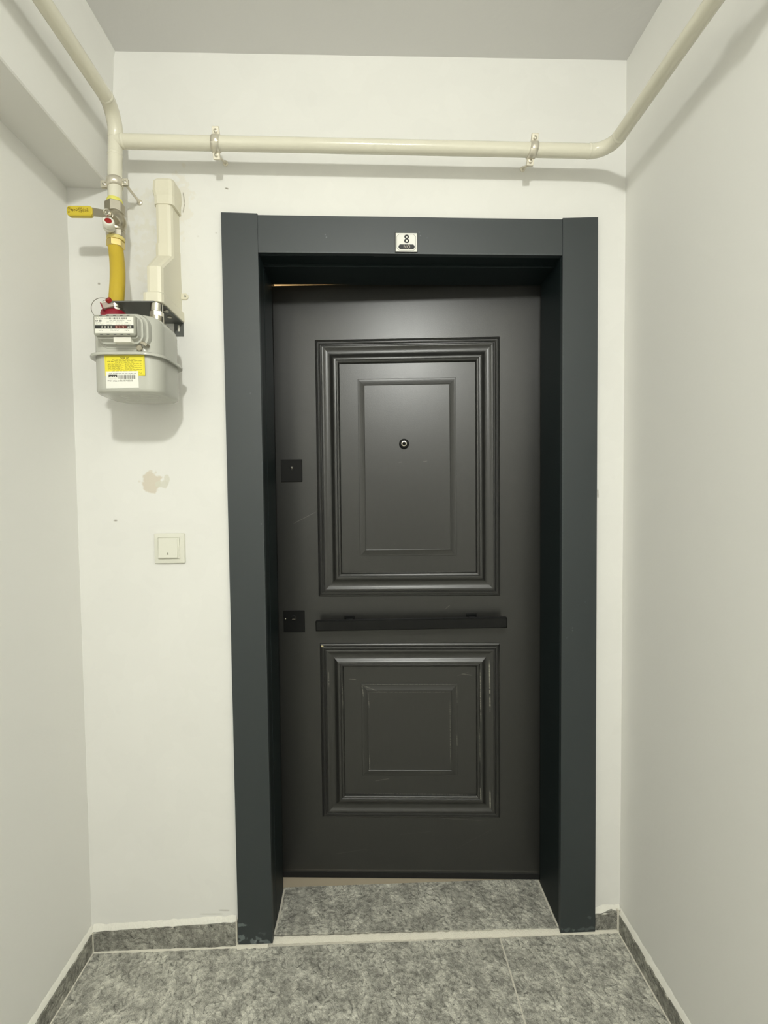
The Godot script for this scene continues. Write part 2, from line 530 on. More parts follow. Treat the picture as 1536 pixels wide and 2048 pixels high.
func materials() -> void:
	var m := mat("ceiling_paint", c255(222, 221, 219), 0.85, 0.0, 0.3)
	bumps(m, noise(61, 0.035, 3), 0.25, 2.0)
	m = mat("wall_paint", c255(234, 233, 228), 0.75, 0.0, 0.35)
	bumps(m, noise(62, 0.035, 3), 0.22, 2.2)
	m = textured("door_wall_paint", wall_image(), 0.75, 0.35)
	m = mat("plaster", c255(234, 232, 222), 0.9, 0.0, 0.3)
	bumps(m, noise(63, 0.04, 3), 4.0, 6.0)
	m = mat("grout", c255(224, 220, 206), 0.95, 0.0, 0.2)
	bumps(m, noise(64, 0.06, 3), 5.0, 9.0)
	var tile := ImageTexture.create_from_image(tile_image())
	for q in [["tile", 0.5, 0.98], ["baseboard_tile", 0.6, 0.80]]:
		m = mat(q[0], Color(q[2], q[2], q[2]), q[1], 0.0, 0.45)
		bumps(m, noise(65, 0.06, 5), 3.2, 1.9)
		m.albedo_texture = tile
	m = textured("leaf", leaf_image(), 0.345, 0.64)
	var emboss := NoiseTexture2D.new()   # fine leather-like emboss of the door's skin
	emboss.width = 900
	emboss.height = 2030
	emboss.seamless = true
	emboss.as_normal_map = true
	emboss.bump_strength = 0.8
	emboss.noise = noise(68, 0.34, 3)
	m.normal_enabled = true
	m.normal_scale = 0.16
	m.normal_texture = emboss
	m = textured("casing", casing_image(), 0.48, 0.66)
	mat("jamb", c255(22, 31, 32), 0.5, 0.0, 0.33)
	mat("seal", c255(18, 18, 18), 0.8)
	m = mat("black_metal", c255(15, 16, 16), 0.42, 0.0, 0.36)
	m = mat("matt_black", c255(22, 22, 21), 0.6, 0.0, 0.35)
	mat("hole", c255(8, 8, 8), 0.9)
	mat("steel", c255(206, 202, 190), 0.22, 1.0)
	mat("worn_steel", c255(190, 184, 168), 0.30, 1.0)
	mat("mortar", c255(186, 174, 152), 0.95, 0.0, 0.2)
	mat("brass", c255(226, 206, 140), 0.25, 1.0)
	m = mat("pipe_paint", c255(224, 220, 202), 0.2, 0.0, 0.5)
	bumps(m, noise(66, 0.05, 2), 0.6, 8.0)
	mat("clip_metal", c255(222, 216, 200), 0.32, 0.55)
	mat("tape", c255(228, 222, 110), 0.7)
	mat("washer", c255(226, 210, 130), 0.5)
	m = mat("hose", c255(202, 174, 46), 0.45)
	bumps(m, noise(67, 0.2, 2), 4.0, 20.0)
	mat("cover_plastic", c255(226, 221, 200), 0.45)
	mat("bracket_metal", c255(106, 108, 104), 0.45, 0.3)
	m = mat("meter_paint", c255(188, 188, 178), 0.17, 0.0, 0.5)
	mat("meter_plastic", c255(158, 158, 146), 0.4)
	mat("red_plastic", c255(140, 28, 44), 0.4)
	mat("seal_red", c255(150, 24, 18), 0.5)
	mat("white_plastic", c255(228, 226, 214), 0.4)
	mat("seal_grey", c255(172, 158, 146), 0.5)
	mat("wire", c255(120, 118, 104), 0.5, 0.5)
	mat("switch_plastic", c255(226, 225, 212), 0.35)
	mat("switch_mark", c255(150, 148, 132), 0.5)
	mat("sign_white", c255(236, 235, 228), 0.3)
	mat("sign_black", c255(16, 16, 16), 0.35)
	mat("sign_line", c255(140, 138, 126), 0.5)
	mat("sign_grey", c255(176, 168, 158), 0.5)
	textured("counter_print", counter_image(), 0.3)
	textured("warning_print", warning_image(), 0.45)
	textured("label_print", label_image(), 0.45)
	textured("grip_print", grip_image(), 0.4)
	mat("interior_paint", c255(232, 222, 200), 0.8)
	mat("interior_floor", c255(140, 96, 60), 0.5)
	m = mat("lamp_glass", c255(240, 240, 232), 0.4)
	m.emission_enabled = true
	m.emission = Color(1.0, 0.985, 0.9)
	m.emission_energy_multiplier = 4.0
	m = mat("warm_glass", c255(240, 236, 220), 0.4)
	m.emission_enabled = true
	m.emission = Color(1.0, 0.85, 0.62)
	m.emission_energy_multiplier = 3.0

# ------------------------------------------------------------------ lamps

func ceiling_lamp(at: Vector3, r: float, side: float, down: float, color: Color, glass: String, label: String) -> void:   # a drum: a ring of metal, an opal cup below it
	var t := thing("ceiling_lamp", at, label, "ceiling lamp")
	var top := CEIL_Y + 0.002 if at.z > 0.0 else 2.502
	var g := local(t)
	g.lathe(Vector3(at.x, top, at.z), Vector3.DOWN, [Vector2(0, r * 0.9), Vector2(0.022, r * 1.02), Vector2(0.034, r * 1.02), Vector2(0.036, r * 0.9)], 40)
	part("lamp_base", g, M.white_plastic, t)
	g = local(t)
	g.lathe(Vector3(at.x, top - 0.034, at.z), Vector3.DOWN, [Vector2(0, r * 0.96), Vector2(0.060, r * 0.96), Vector2(0.078, r * 0.88), Vector2(0.088, r * 0.70), Vector2(0.093, r * 0.4), Vector2(0.094, 0.001)], 40)
	part("lamp_cup", g, M[glass], t)
	var l := OmniLight3D.new()
	l.name = "lamp_glow"
	l.position = Vector3(0, top - 0.080 - at.y, 0)
	l.light_color = color
	l.light_energy = side
	l.light_size = r * 0.55
	l.omni_range = 12.0
	l.omni_attenuation = 2.0
	l.shadow_enabled = true
	t.add_child(l)
	if down > 0.0:
		var d := AreaLight3D.new()
		d.name = "lamp_underside"
		d.position = Vector3(0, top - 0.132 - at.y, 0)
		d.rotation = Vector3(-PI / 2, 0, 0)
		d.area_size = Vector2(r * 1.25, r * 1.25)
		d.light_color = color
		d.light_energy = down
		d.area_range = 12.0
		d.area_attenuation = 2.0
		d.shadow_enabled = true
		t.add_child(d)

# ------------------------------------------------------------------ the room

func room() -> void:
	var g := Geo.new()
	g.box(Vector3(-0.95, -0.12, -0.005), Vector3(0.86, FLOOR_Y - 0.0006, 4.9))
	var fl := single("floor", g, M.grout, "grey stone-look floor of large tiles with pale grout", "floor", "", "structure")
	var z0 := 0.014
	for row in 8:
		var x := 0.3755 - 1.2 if row % 2 == 0 else 0.3755 - 1.2
		for k in 2:
			g = Geo.new()
			var hi := minf(x + 1.2 - 0.0036, WALL_R - 0.013)
			g.box(Vector3(maxf(x, WALL_L + 0.011), FLOOR_Y - 0.012, z0), Vector3(hi, FLOOR_Y, minf(z0 + 0.597, 4.79)), 0.0012)
			part("tile", g, M.tile, fl)
			x += 1.2
		z0 += 0.6
	g = Geo.new()
	g.box(Vector3(-0.95, CEIL_Y, -0.2), Vector3(0.86, CEIL_Y + 0.12, 4.9))
	single("ceiling", g, M.ceiling_paint, "matt off-white plastered ceiling above the corridor", "ceiling", "", "structure")
	# the door wall: one slab with the doorway cut out
	g = Geo.new()
	g.uvf = func(p: Vector3) -> Vector2: return wall_px(p.x, p.y) / Vector2(1024, 1640)
	for b in [[-0.95, -0.335, -0.12, CEIL_Y], [0.592, 0.86, -0.12, CEIL_Y], [-0.335, 0.592, 2.045, CEIL_Y]]:
		g.box(Vector3(b[0], b[2], -0.2), Vector3(b[1], b[3], 0.0))
	single("wall_back", g, M.door_wall_paint, "white painted wall around the dark door with a putty patch", "wall", "", "structure")
	g = Geo.new()
	g.box(Vector3(WALL_L - 0.12, -0.12, 0.0), Vector3(WALL_L, CEIL_Y, 4.9))
	single("wall_left", g, M.wall_paint, "white corridor wall beside the gas meter, under the beam", "wall", "", "structure")
	g = Geo.new()
	g.box(Vector3(WALL_R, -0.12, 0.0), Vector3(WALL_R + 0.12, CEIL_Y, 4.9))
	single("wall_right", g, M.wall_paint, "plain white corridor wall under the pipe that turns the corner", "wall", "", "structure")
	g = Geo.new()
	g.box(Vector3(-0.95, -0.12, 4.8), Vector3(0.86, CEIL_Y, 4.9))
	single("wall_front", g, M.wall_paint, "white wall closing the corridor opposite the door", "wall", "", "structure")
	# beam under the ceiling along the left wall
	g = Geo.new()
	g.prism(PackedVector2Array([Vector2(WALL_L - 0.01, 2.191), Vector2(-0.7115, 2.187), Vector2(-0.7085, 2.190), Vector2(-0.691, 2.54), Vector2(-0.684, CEIL_Y + 0.01), Vector2(WALL_L - 0.01, CEIL_Y + 0.01)]), -0.005, 4.8)
	single("beam", g, M.wall_paint, "white plastered beam running under the ceiling along the wall", "beam", "", "structure")
	# baseboards of the floor's tile, with a fillet of plaster on top of each
	var bl := thing("baseboard_left", Vector3(WALL_L, 0, 0), "grey tile baseboard under the white wall below the beam", "baseboard", "", "structure")
	var br := thing("baseboard_right", Vector3(WALL_R, 0, 0), "grey tile baseboard along the wall without fittings", "baseboard", "", "structure")
	for k in 4:
		g = local(bl)
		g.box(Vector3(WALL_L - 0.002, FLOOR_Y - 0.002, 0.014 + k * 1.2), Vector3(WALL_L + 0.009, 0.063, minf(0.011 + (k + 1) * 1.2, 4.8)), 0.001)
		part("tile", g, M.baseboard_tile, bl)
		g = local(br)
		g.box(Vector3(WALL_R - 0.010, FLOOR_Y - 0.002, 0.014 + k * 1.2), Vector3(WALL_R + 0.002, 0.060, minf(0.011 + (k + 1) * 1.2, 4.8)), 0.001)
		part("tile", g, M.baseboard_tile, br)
	var bb := thing("baseboard_back", Vector3(0, 0, 0), "two short grey tile baseboards on either side of the door frame", "baseboard", "", "structure")
	g = local(bb)
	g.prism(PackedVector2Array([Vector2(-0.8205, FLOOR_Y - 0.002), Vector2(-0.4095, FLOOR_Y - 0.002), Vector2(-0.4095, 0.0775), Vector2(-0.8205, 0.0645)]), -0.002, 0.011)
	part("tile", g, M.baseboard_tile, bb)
	g = local(bb)
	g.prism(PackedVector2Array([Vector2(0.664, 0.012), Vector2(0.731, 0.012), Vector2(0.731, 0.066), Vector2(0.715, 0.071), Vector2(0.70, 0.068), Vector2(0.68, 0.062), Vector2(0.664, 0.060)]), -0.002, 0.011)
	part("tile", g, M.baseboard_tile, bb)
	# grout fillets
	var n := noise(71, 9.0, 3)
	var fillet := func(geo: Geo, a: Vector3, b: Vector3, out: Vector3, w: float, h: float, wob: float) -> void:
		var rings := []
		var steps := int(maxf(a.distance_to(b) / 0.012, 2))
		var along := (b - a).normalized()
		var flip := along.cross(out).y < 0.0
		for i in steps + 1:
			var p := a.lerp(b, float(i) / steps)
			var q := 1.0 + wob * n.get_noise_3d(p.x * 6.0, p.y * 6.0, p.z * 6.0)
			var e := [p - out * 0.004 - Vector3(0, 0.004, 0), p + out * w * q - Vector3(0, 0.004, 0), p + out * w * q * 0.85 + Vector3(0, 0.001, 0), p + out * w * 0.4 * q + Vector3(0, h * 0.45 * q, 0), p + Vector3(0, h * q, 0), p - out * 0.004 + Vector3(0, h * q, 0)]
			if not flip:
				e.reverse()
			rings.append(PackedVector3Array(e))
		geo.loft(rings, true)
	g = Geo.new()
	fillet.call(g, Vector3(WALL_L, 0.0625, 0.0), Vector3(WALL_L, 0.0625, 4.8), Vector3(1, 0, 0), 0.009, 0.013, 0.35)
	single("trim_1", g, M.plaster, "white plaster fillet on the baseboard below the beam", "trim", "", "structure")
	g = Geo.new()
	fillet.call(g, Vector3(WALL_R, 0.0595, 0.0), Vector3(WALL_R, 0.0595, 4.8), Vector3(-1, 0, 0), 0.010, 0.013, 0.35)
	single("trim_2", g, M.plaster, "white plaster fillet on the baseboard of the plain wall", "trim", "", "structure")
	g = Geo.new()
	fillet.call(g, Vector3(-0.825, 0.0645, 0.0), Vector3(-0.408, 0.0775, 0.0), Vector3(0, 0, 1), 0.010, 0.013, 0.4)
	fillet.call(g, Vector3(0.664, 0.060, 0.0), Vector3(0.742, 0.070, 0.0), Vector3(0, 0, 1), 0.009, 0.012, 1.0)
	single("trim_3", g, M.plaster, "rough white plaster fillet above the short baseboards by the frame", "trim", "", "structure")
	g = Geo.new()
	fillet.call(g, Vector3(-0.820, FLOOR_Y - 0.001, 0.010), Vector3(-0.400, FLOOR_Y - 0.001, 0.010), Vector3(0, 0, 1), 0.006, 0.004, 0.6)
	fillet.call(g, Vector3(WALL_L + 0.008, FLOOR_Y - 0.001, 0.01), Vector3(WALL_L + 0.008, FLOOR_Y - 0.001, 4.79), Vector3(1, 0, 0), 0.004, 0.003, 0.5)
	fillet.call(g, Vector3(WALL_R - 0.009, FLOOR_Y - 0.001, 0.01), Vector3(WALL_R - 0.009, FLOOR_Y - 0.001, 4.79), Vector3(-1, 0, 0), 0.004, 0.003, 0.5)
	fillet.call(g, Vector3(-0.404, FLOOR_Y - 0.001, 0.010), Vector3(-0.315, FLOOR_Y - 0.001, 0.010), Vector3(0, 0, 1), 0.010, 0.010, 0.6)
	fillet.call(g, Vector3(-0.325, FLOOR_Y - 0.001, -0.004), Vector3(0.575, FLOOR_Y - 0.001, 0.004), Vector3(0, 0, 1), 0.011, 0.011, 0.35)
	fillet.call(g, Vector3(0.560, FLOOR_Y - 0.001, 0.006), Vector3(0.735, FLOOR_Y - 0.001, 0.006), Vector3(0, 0, 1), 0.010, 0.010, 0.8)
	for q in [[-0.3005, -0.012, -0.170], [0.5555, 0.0, -0.166]]:
		g.tube([Vector3(q[0], 0.0165, q[1]), Vector3(q[0] + (0.0015 if q[0] < 0.0 else -0.001), 0.0170, lerpf(q[1], q[2], 0.5)), Vector3(q[0], 0.0165, q[2])], 0.0032, 10)
	g.box(Vector3(-0.4105, FLOOR_Y, -0.002), Vector3(-0.4050, 0.080, 0.009))
	g.box(Vector3(0.658, FLOOR_Y, -0.002), Vector3(0.6645, 0.03, 0.008))
	g.box(Vector3(0.7305, FLOOR_Y, -0.002), Vector3(0.7365, 0.072, 0.012))
	g.box(Vector3(-0.8235, FLOOR_Y, -0.002), Vector3(-0.8195, 0.064, 0.012))
	single("trim_4", g, M.grout, "pale grout fillets along the foot of the door wall", "trim", "", "structure")
	# the flat behind the door, closed on all sides
	g = Geo.new()
	g.box(Vector3(-1.3, -0.1, -2.3), Vector3(1.3, 0.003, -0.2))
	g.box(Vector3(-0.335, -0.1, -0.2), Vector3(0.592, 0.003, -0.005))
	single("floor_hall", g, M.interior_floor, "brown floor of the hall behind the ajar door", "floor", "", "structure")
	g = Geo.new()
	g.box(Vector3(-1.3, 2.5, -2.3), Vector3(1.3, 2.68, -0.2))
	single("ceiling_hall", g, M.interior_paint, "cream ceiling of the hall seen over the ajar door", "ceiling", "", "structure")
	for b in [["wall_hall_back", -1.3, 1.3, -2.4, -2.3, "far cream wall of the hall behind the door"], ["wall_hall_left", -1.4, -1.3, -2.4, -0.2, "cream hall wall on the lock edge of the door"], ["wall_hall_right", 1.3, 1.4, -2.4, -0.2, "cream hall wall on the hinge edge of the door"]]:
		g = Geo.new()
		g.box(Vector3(b[1], -0.1, b[3]), Vector3(b[2], 2.68, b[4]))
		single(b[0], g, M.interior_paint, b[5], "wall", "", "structure")
	g = Geo.new()
	g.box(Vector3(-1.4, -0.1, -0.2), Vector3(-0.94, 2.68, -0.1))
	g.box(Vector3(0.85, -0.1, -0.2), Vector3(1.4, 2.68, -0.1))
	single("wall_hall_front", g, M.interior_paint, "cream hall wall continuing the door wall on both sides", "wall", "", "structure")

# ------------------------------------------------------------------ the door

func door() -> void:
	var d := thing("door_1", Vector3.ZERO, "dark grey panelled steel door standing slightly ajar, with number 8 above", "door", "", "structure")
	var uv := func(p: Vector3) -> Vector2: return casing_px(p.x, p.y) / Vector2(660, 1278)
	var board := func(called: String, poly: Array, z1: float) -> void:
		var g := Geo.new()
		g.uvf = uv
		g.prism(PackedVector2Array(poly), -0.004, z1)
		part(called, g, M.casing, d)
	board.call("casing_board", [Vector2(-0.4042, 2.1185), Vector2(-0.4012, 0.013), Vector2(-0.3010, 0.013), Vector2(-0.3040, 2.1160)], 0.0135)
	board.call("casing_board", [Vector2(0.5570, 2.1095), Vector2(0.5568, 0.010), Vector2(0.6625, 0.010), Vector2(0.6585, 2.1125)], 0.0135)
	board.call("casing_header", [Vector2(-0.3036, 2.1125), Vector2(-0.3036, 2.0100), Vector2(0.5566, 2.0060), Vector2(0.5566, 2.1065)], 0.0120)
	# reveal: the casing's return, a fine groove, then the jamb proper
	var bars_ := [
		["casing_return", [Vector3(-0.345, 0.010, -0.052), Vector3(-0.3035, 2.05, 0.000)], [Vector3(0.5565, 0.010, -0.052), Vector3(0.602, 2.05, 0.000)]],
		["jamb", [Vector3(-0.345, 0.010, -0.165), Vector3(-0.3030, 2.05, -0.0525)], [Vector3(0.5585, 0.010, -0.160), Vector3(0.602, 2.05, -0.0525)]],
		["rebate", [Vector3(-0.345, 0.003, -0.310), Vector3(-0.3185, 2.05, -0.163)], [Vector3(0.5800, 0.003, -0.262), Vector3(0.602, 2.05, -0.158)]],
	]
	for b in bars_:
		for s in 2:
			var g := Geo.new()
			g.box(b[1 + s][0], b[1 + s][1], 0.0015)
			part(b[0], g, M.jamb, d)
	for q in [["header_return", 2.0085, -0.052, 0.0], ["header_jamb", 2.0025, -0.171, -0.0525]]:
		var g := Geo.new()
		g.box(Vector3(-0.346, q[1], q[2]), Vector3(0.603, 2.06, q[3]), 0.0015)
		part(q[0], g, M.jamb, d)
	for s in [[-0.3205, -0.3045, -0.177], [0.5605, 0.579, -0.170]]:
		var g := Geo.new()
		g.box(Vector3(s[0], 0.02, s[2]), Vector3(s[1], 2.012, s[2] + 0.014), 0.003)
		part("rubber_seal", g, M.seal, d)
	# the leaf in its own frame: x from the hinges (0) towards the lock (-0.895), z out of its face
	var luv := func(p: Vector3) -> Vector2: return leaf_px(p.x, p.y) / Vector2(640, 1440)
	var g := Geo.new()
	g.uvf = luv
	g.box(Vector3(-0.891, 0.026, -0.055), Vector3(0.0, 2.0208, 0.0), 0.002)
	var leaf := part("leaf", g, M.leaf, d)
	leaf.transform = Transform3D(Basis(Vector3.UP, -deg_to_rad(AJAR)), HINGE)
	var mm := 0.001
	var prof := []
	for p in [[0, -1], [0.3, 2.5], [2, 4], [6.5, 5], [8, 2.6], [9.5, 2.6], [11, 6.2], [15, 7], [17, 4.2], [18.5, 4.2], [20.5, 8.4], [24, 9.4], [27, 9.2], [30, 7.6], [34, 5.6], [38, 4.6], [42, 4.3], [47, 4.6], [50, 5.4], [53, 7.0], [56, 9.0], [59, 10.8], [61.5, 11.8], [65, 12.2], [68, 11.8], [69.5, 9.2], [70.5, 8.8], [72, 9.9], [75, 9.3], [77.5, 7.2], [79.3, 3], [80, -1]]:
		prof.append(Vector2(p[0] * mm, p[1] * mm))
	var rise := []
	for p in [[0, -1], [0.3, 2.6], [1.6, 3.2], [2.4, 3.1], [8, 3.8], [14, 5.0], [19, 6.3], [20.5, 6.7], [21.2, 5.9], [22.5, 5.5]]:
		rise.append(Vector2(p[0] * mm, p[1] * mm))
	for f in [[-0.751, -0.1455, 0.9905, 1.8415, 1.1257, 1.7114], [-0.750, -0.1465, 0.2320, 0.8315, 0.3765, 0.6925]]:
		g = Geo.new()
		g.uvf = luv
		g.picture_frame(f[0], f[1], f[2], f[3], prof)
		part("panel_moulding", g, M.leaf, leaf)
		g = Geo.new()
		g.uvf = luv
		g.picture_frame(-0.6115, -0.2885, f[4], f[5], rise, true)
		part("raised_panel", g, M.leaf, leaf)
	g = Geo.new()
	g.box(Vector3(-0.890, 0.0175, -0.050), Vector3(-0.001, 0.038, 0.0012), 0.001)
	part("bottom_seal", g, M.seal, leaf)
	# spyhole
	g = Geo.new()
	g.lathe(Vector3(-0.4605, 1.497, 0.006), Vector3(0, 0, 1), [Vector2(0, 0.0165), Vector2(0.005, 0.0160), Vector2(0.0075, 0.0135), Vector2(0.0080, 0.0105), Vector2(0.0055, 0.0095)], 40)
	part("spyhole", g, M.black_metal, leaf)
	g = Geo.new()
	g.lathe(Vector3(-0.4605, 1.497, 0.0105), Vector3(0, 0, 1), [Vector2(0, 0.0088), Vector2(0.0022, 0.0084), Vector2(0.0024, 0.0062), Vector2(0.0010, 0.0048)], 32, true, false)
	part("spyhole_ring", g, M.worn_steel, leaf)
	g = Geo.new()
	g.lathe(Vector3(-0.4605, 1.497, 0.0100), Vector3(0, 0, 1), [Vector2(0, 0.005), Vector2(0.0020, 0.0045), Vector2(0.0034, 0.0024), Vector2(0.0038, 0.0004)], 24)
	part("spyhole_lens", g, M.black_metal, leaf)
	# lock plates
	g = Geo.new()
	g.box(Vector3(-0.8710, 1.3755, -0.001), Vector3(-0.8000, 1.4505, 0.0030), 0.0008)
	part("lock_plate", g, M.matt_black, leaf)
	g = Geo.new()
	g.lathe(Vector3(-0.8343, 1.4225, 0.002), Vector3(0, 0, 1), [Vector2(0, 0.0072), Vector2(0.0016, 0.0068), Vector2(0.0017, 0.0040), Vector2(0.0004, 0.0036)], 28)
	part("keyhole", g, M.black_metal, leaf)
	g = Geo.new()
	g.lathe(Vector3(-0.8343, 1.4245, 0.0022), Vector3(0, 0, 1), [Vector2(0, 0.0036), Vector2(0.0012, 0.0030)], 20)
	g.box(Vector3(-0.8356, 1.4145, 0.002), Vector3(-0.8328, 1.4225, 0.0034), 0.0005)
	part("keyway", g, M.steel, leaf, "shiny keyhole insert")
	g = Geo.new()
	g.box(Vector3(-0.8715, 0.8700, -0.001), Vector3(-0.8000, 0.9435, 0.0030), 0.0008)
	part("lock_plate", g, M.black_metal, leaf)
	g = Geo.new()
	g.lathe(Vector3(-0.8364, 0.9185, 0.002), Vector3(0, 0, 1), [Vector2(0, 0.0095), Vector2(0.0035, 0.0090), Vector2(0.0042, 0.0075), Vector2(0.0042, 0.0040), Vector2(0.0020, 0.0036)], 28)
	part("lock_cylinder", g, M.black_metal, leaf)
	g = Geo.new()
	g.box(Vector3(-0.8420, 0.9138, 0.0035), Vector3(-0.8310, 0.9160, 0.0068), 0.0006)
	part("keyway", g, M.worn_steel, leaf)
	g = Geo.new()
	g.lathe(Vector3(-0.8653, 0.9160, 0.002), Vector3(0, 0, 1), [Vector2(0, 0.0034), Vector2(0.0016, 0.0028), Vector2(0.0020, 0.0012)], 20)
	part("screw", g, M.steel, leaf)
	# the bar handle, hung a little out of level
	var tilt := Transform3D(Basis(Vector3(0, 0, 1), 0.0148), Vector3(-0.444, 0.9083, 0))
	g = Geo.new()
	g.xf = tilt
	g.box(Vector3(-0.3110, -0.0172, 0.034), Vector3(0.3110, 0.0172, 0.052), 0.003)
	part("handle_bar", g, M.black_metal, leaf)
	for s in [-0.204, 0.2035]:
		g = Geo.new()
		g.xf = tilt
		g.box(Vector3(s - 0.017, -0.022, -0.001), Vector3(s + 0.017, 0.0205, 0.006), 0.002)
		g.box(Vector3(s - 0.011, -0.012, 0.004), Vector3(s + 0.011, 0.011, 0.036), 0.002)
		part("handle_post", g, M.black_metal, leaf)
	# threshold tile
	g = Geo.new()
	g.xf = Transform3D.IDENTITY
	var p0 := PackedVector3Array([Vector3(-0.3045, -0.02, -0.012), Vector3(0.5600, -0.02, 0.003), Vector3(0.5600, -0.02, -0.179), Vector3(-0.3045, -0.02, -0.179)])
	var up := PackedVector3Array()
	var top := PackedVector3Array()
	for i in 4:
		up.append(Vector3(p0[i].x, 0.0150, p0[i].z))
		var c := (p0[0] + p0[1] + p0[2] + p0[3]) / 4.0
		var q := p0[i] + (c - p0[i]).normalized() * 0.002
		top.append(Vector3(q.x, 0.0165, q.z))
	g.loft([p0, up, top], false)
	single("threshold_tile", g, M.tile, "grey stone-look threshold slab under the ajar door leaf", "threshold")
	g = Geo.new()
	g.box(Vector3(-0.3185, -0.03, -0.262), Vector3(0.580, 0.0150, -0.177))
	single("trim_5", g, M.mortar, "pale mortar bed behind the threshold slab", "trim", "", "structure")

func number_sign() -> void:
	var at := Vector3(0.1110, 2.0385, 0.0120)
	var t := thing("door_number_sign", at, "small white number plate with black 8 on the frame header", "sign")
	t.rotation.z = -0.006
	var k := 8.36e-5
	var g := Geo.new()
	g.box(Vector3(-0.0318, -0.0272, -0.001), Vector3(0.0318, 0.0272, 0.0022), 0.0006)
	part("backing", g, M.sign_black, t)
	g = Geo.new()
	g.box(Vector3(-0.0299, -0.0256, 0.001), Vector3(0.0303, 0.0256, 0.0028), 0.0004)
	part("plate", g, M.sign_white, t)
	var oct := func(w: float, h: float, c: float) -> PackedVector2Array:
		return PackedVector2Array([Vector2(w - c, -h), Vector2(w, -h + c), Vector2(w, h - c), Vector2(w - c, h), Vector2(-w + c, h), Vector2(-w, h - c), Vector2(-w, -h + c), Vector2(-w + c, -h)])
	var o: PackedVector2Array = oct.call(0.0271, 0.0224, 0.0064)
	var i_: PackedVector2Array = oct.call(0.0263, 0.0216, 0.0061)
	g = Geo.new()
	g.flat()
	for j in 8:
		var n := (j + 1) % 8
		var z := 0.0031
		g.quad(Vector3(o[j].x, o[j].y, z), Vector3(o[n].x, o[n].y, z), Vector3(i_[n].x, i_[n].y, z), Vector3(i_[j].x, i_[j].y, z))
		g.quad(Vector3(o[j].x, o[j].y, 0.0026), Vector3(o[n].x, o[n].y, 0.0026), Vector3(o[n].x, o[n].y, z), Vector3(o[j].x, o[j].y, z))
	part("border_line", g, M.sign_line, t)
	g = Geo.new()
	g.prism(oct.call(0.0227, 0.0065, 0.0040), 0.0026, 0.0033)
	var pill := part("nameplate", g, M.sign_black, t)
	pill.position = Vector3(0.0007, -0.0123, 0)
	for q in [["8", 0.0222, Vector3(0.0012, 0.0087, 0.0030), M.sign_black, true], ["NO", 0.0098, Vector3(0.0012, -0.0123, 0.0034), M.sign_grey, false]]:
		var tm := TextMesh.new()
		tm.text = q[0]
		var f := SystemFont.new()
		f.font_names = PackedStringArray(["Droid Sans"])
		f.font_weight = 700 if q[4] else 400
		tm.font = f
		tm.font_size = 64
		tm.pixel_size = q[1] / 46.0
		tm.depth = 0.0006
		var o3 := MeshInstance3D.new()
		o3.name = "numeral" if q[4] else "lettering"
		o3.mesh = tm
		o3.material_override = q[3]
		o3.position = q[2]
		t.add_child(o3, true)

# ------------------------------------------------------------------ gas pipe, clips, valve, hose

const PR := 0.0172
const VX := -0.6555
const VZ := 0.080

func pipes() -> void:
	var t := thing("gas_pipe", Vector3(VX, 2.10, VZ), "cream painted gas pipe across the wall above the door, turning both corners", "pipe")
	# riser, elbow and run along the beam
	var path := [Vector3(VX - 0.002, 2.100, VZ), Vector3(VX, 2.18, VZ), Vector3(VX + 0.0035, 2.264, VZ)]
	var g := local(t)
	g.tube(path, PR, 28)
	part("riser", g, M.pipe_paint, t)
	path = []
	for i in 9:
		var a := PI / 2 * i / 8.0
		path.append(Vector3(VX + 0.0035 + 0.0105 * i / 8.0, 2.264 + 0.058 * sin(a), VZ + 0.058 * (1.0 - cos(a))))
	g = local(t)
	g.tube(path, PR + 0.0006, 28)
	part("elbow", g, M.pipe_paint, t)
	g = local(t)
	g.tube([Vector3(VX + 0.014, 2.322, VZ + 0.057), Vector3(VX + 0.014, 2.322, 4.81)], PR, 28)
	part("pipe_run", g, M.pipe_paint, t)
	# run over the door, elbow and run along the plain wall
	g = local(t)
	var a0 := Vector3(VX + 0.004, 2.2575, VZ)
	var a1 := Vector3(0.602, 2.2470, VZ)
	g.tube([a0, a0.lerp(a1, 0.5), a1], PR, 28)
	part("pipe_run", g, M.pipe_paint, t)
	path = []
	for i in 11:
		var a := PI / 2 * i / 10.0
		path.append(Vector3(0.602 + 0.052 * sin(a), 2.2470, VZ + 0.052 * (1.0 - cos(a))))
	g = local(t)
	g.tube(path, PR + 0.0006, 28)
	part("elbow", g, M.pipe_paint, t)
	g = local(t)
	g.tube([Vector3(0.654, 2.2470, VZ + 0.051), Vector3(0.654, 2.2470, 4.81)], PR, 28)
	part("pipe_run", g, M.pipe_paint, t)
	# weld beads
	for q in [[Vector3(VX + 0.014, 2.322, VZ + 0.060), Vector3(0, 0, 1)], [Vector3(VX + 0.024, 2.2573, VZ), Vector3(1, 0, 0)], [Vector3(0.600, 2.2470, VZ), Vector3(1, 0, 0)], [Vector3(0.654, 2.2470, VZ + 0.054), Vector3(0, 0, 1)], [Vector3(VX + 0.0015, 2.222, VZ), Vector3(0, 1, 0)]]:
		g = local(t)
		g.lathe(q[0] - q[1] * 0.005, q[1], [Vector2(0, PR - 0.001), Vector2(0.002, PR + 0.0006), Vector2(0.005, PR + 0.0011), Vector2(0.008, PR + 0.0006), Vector2(0.010, PR - 0.001)], 28)
		part("weld_bead", g, M.pipe_paint, t)

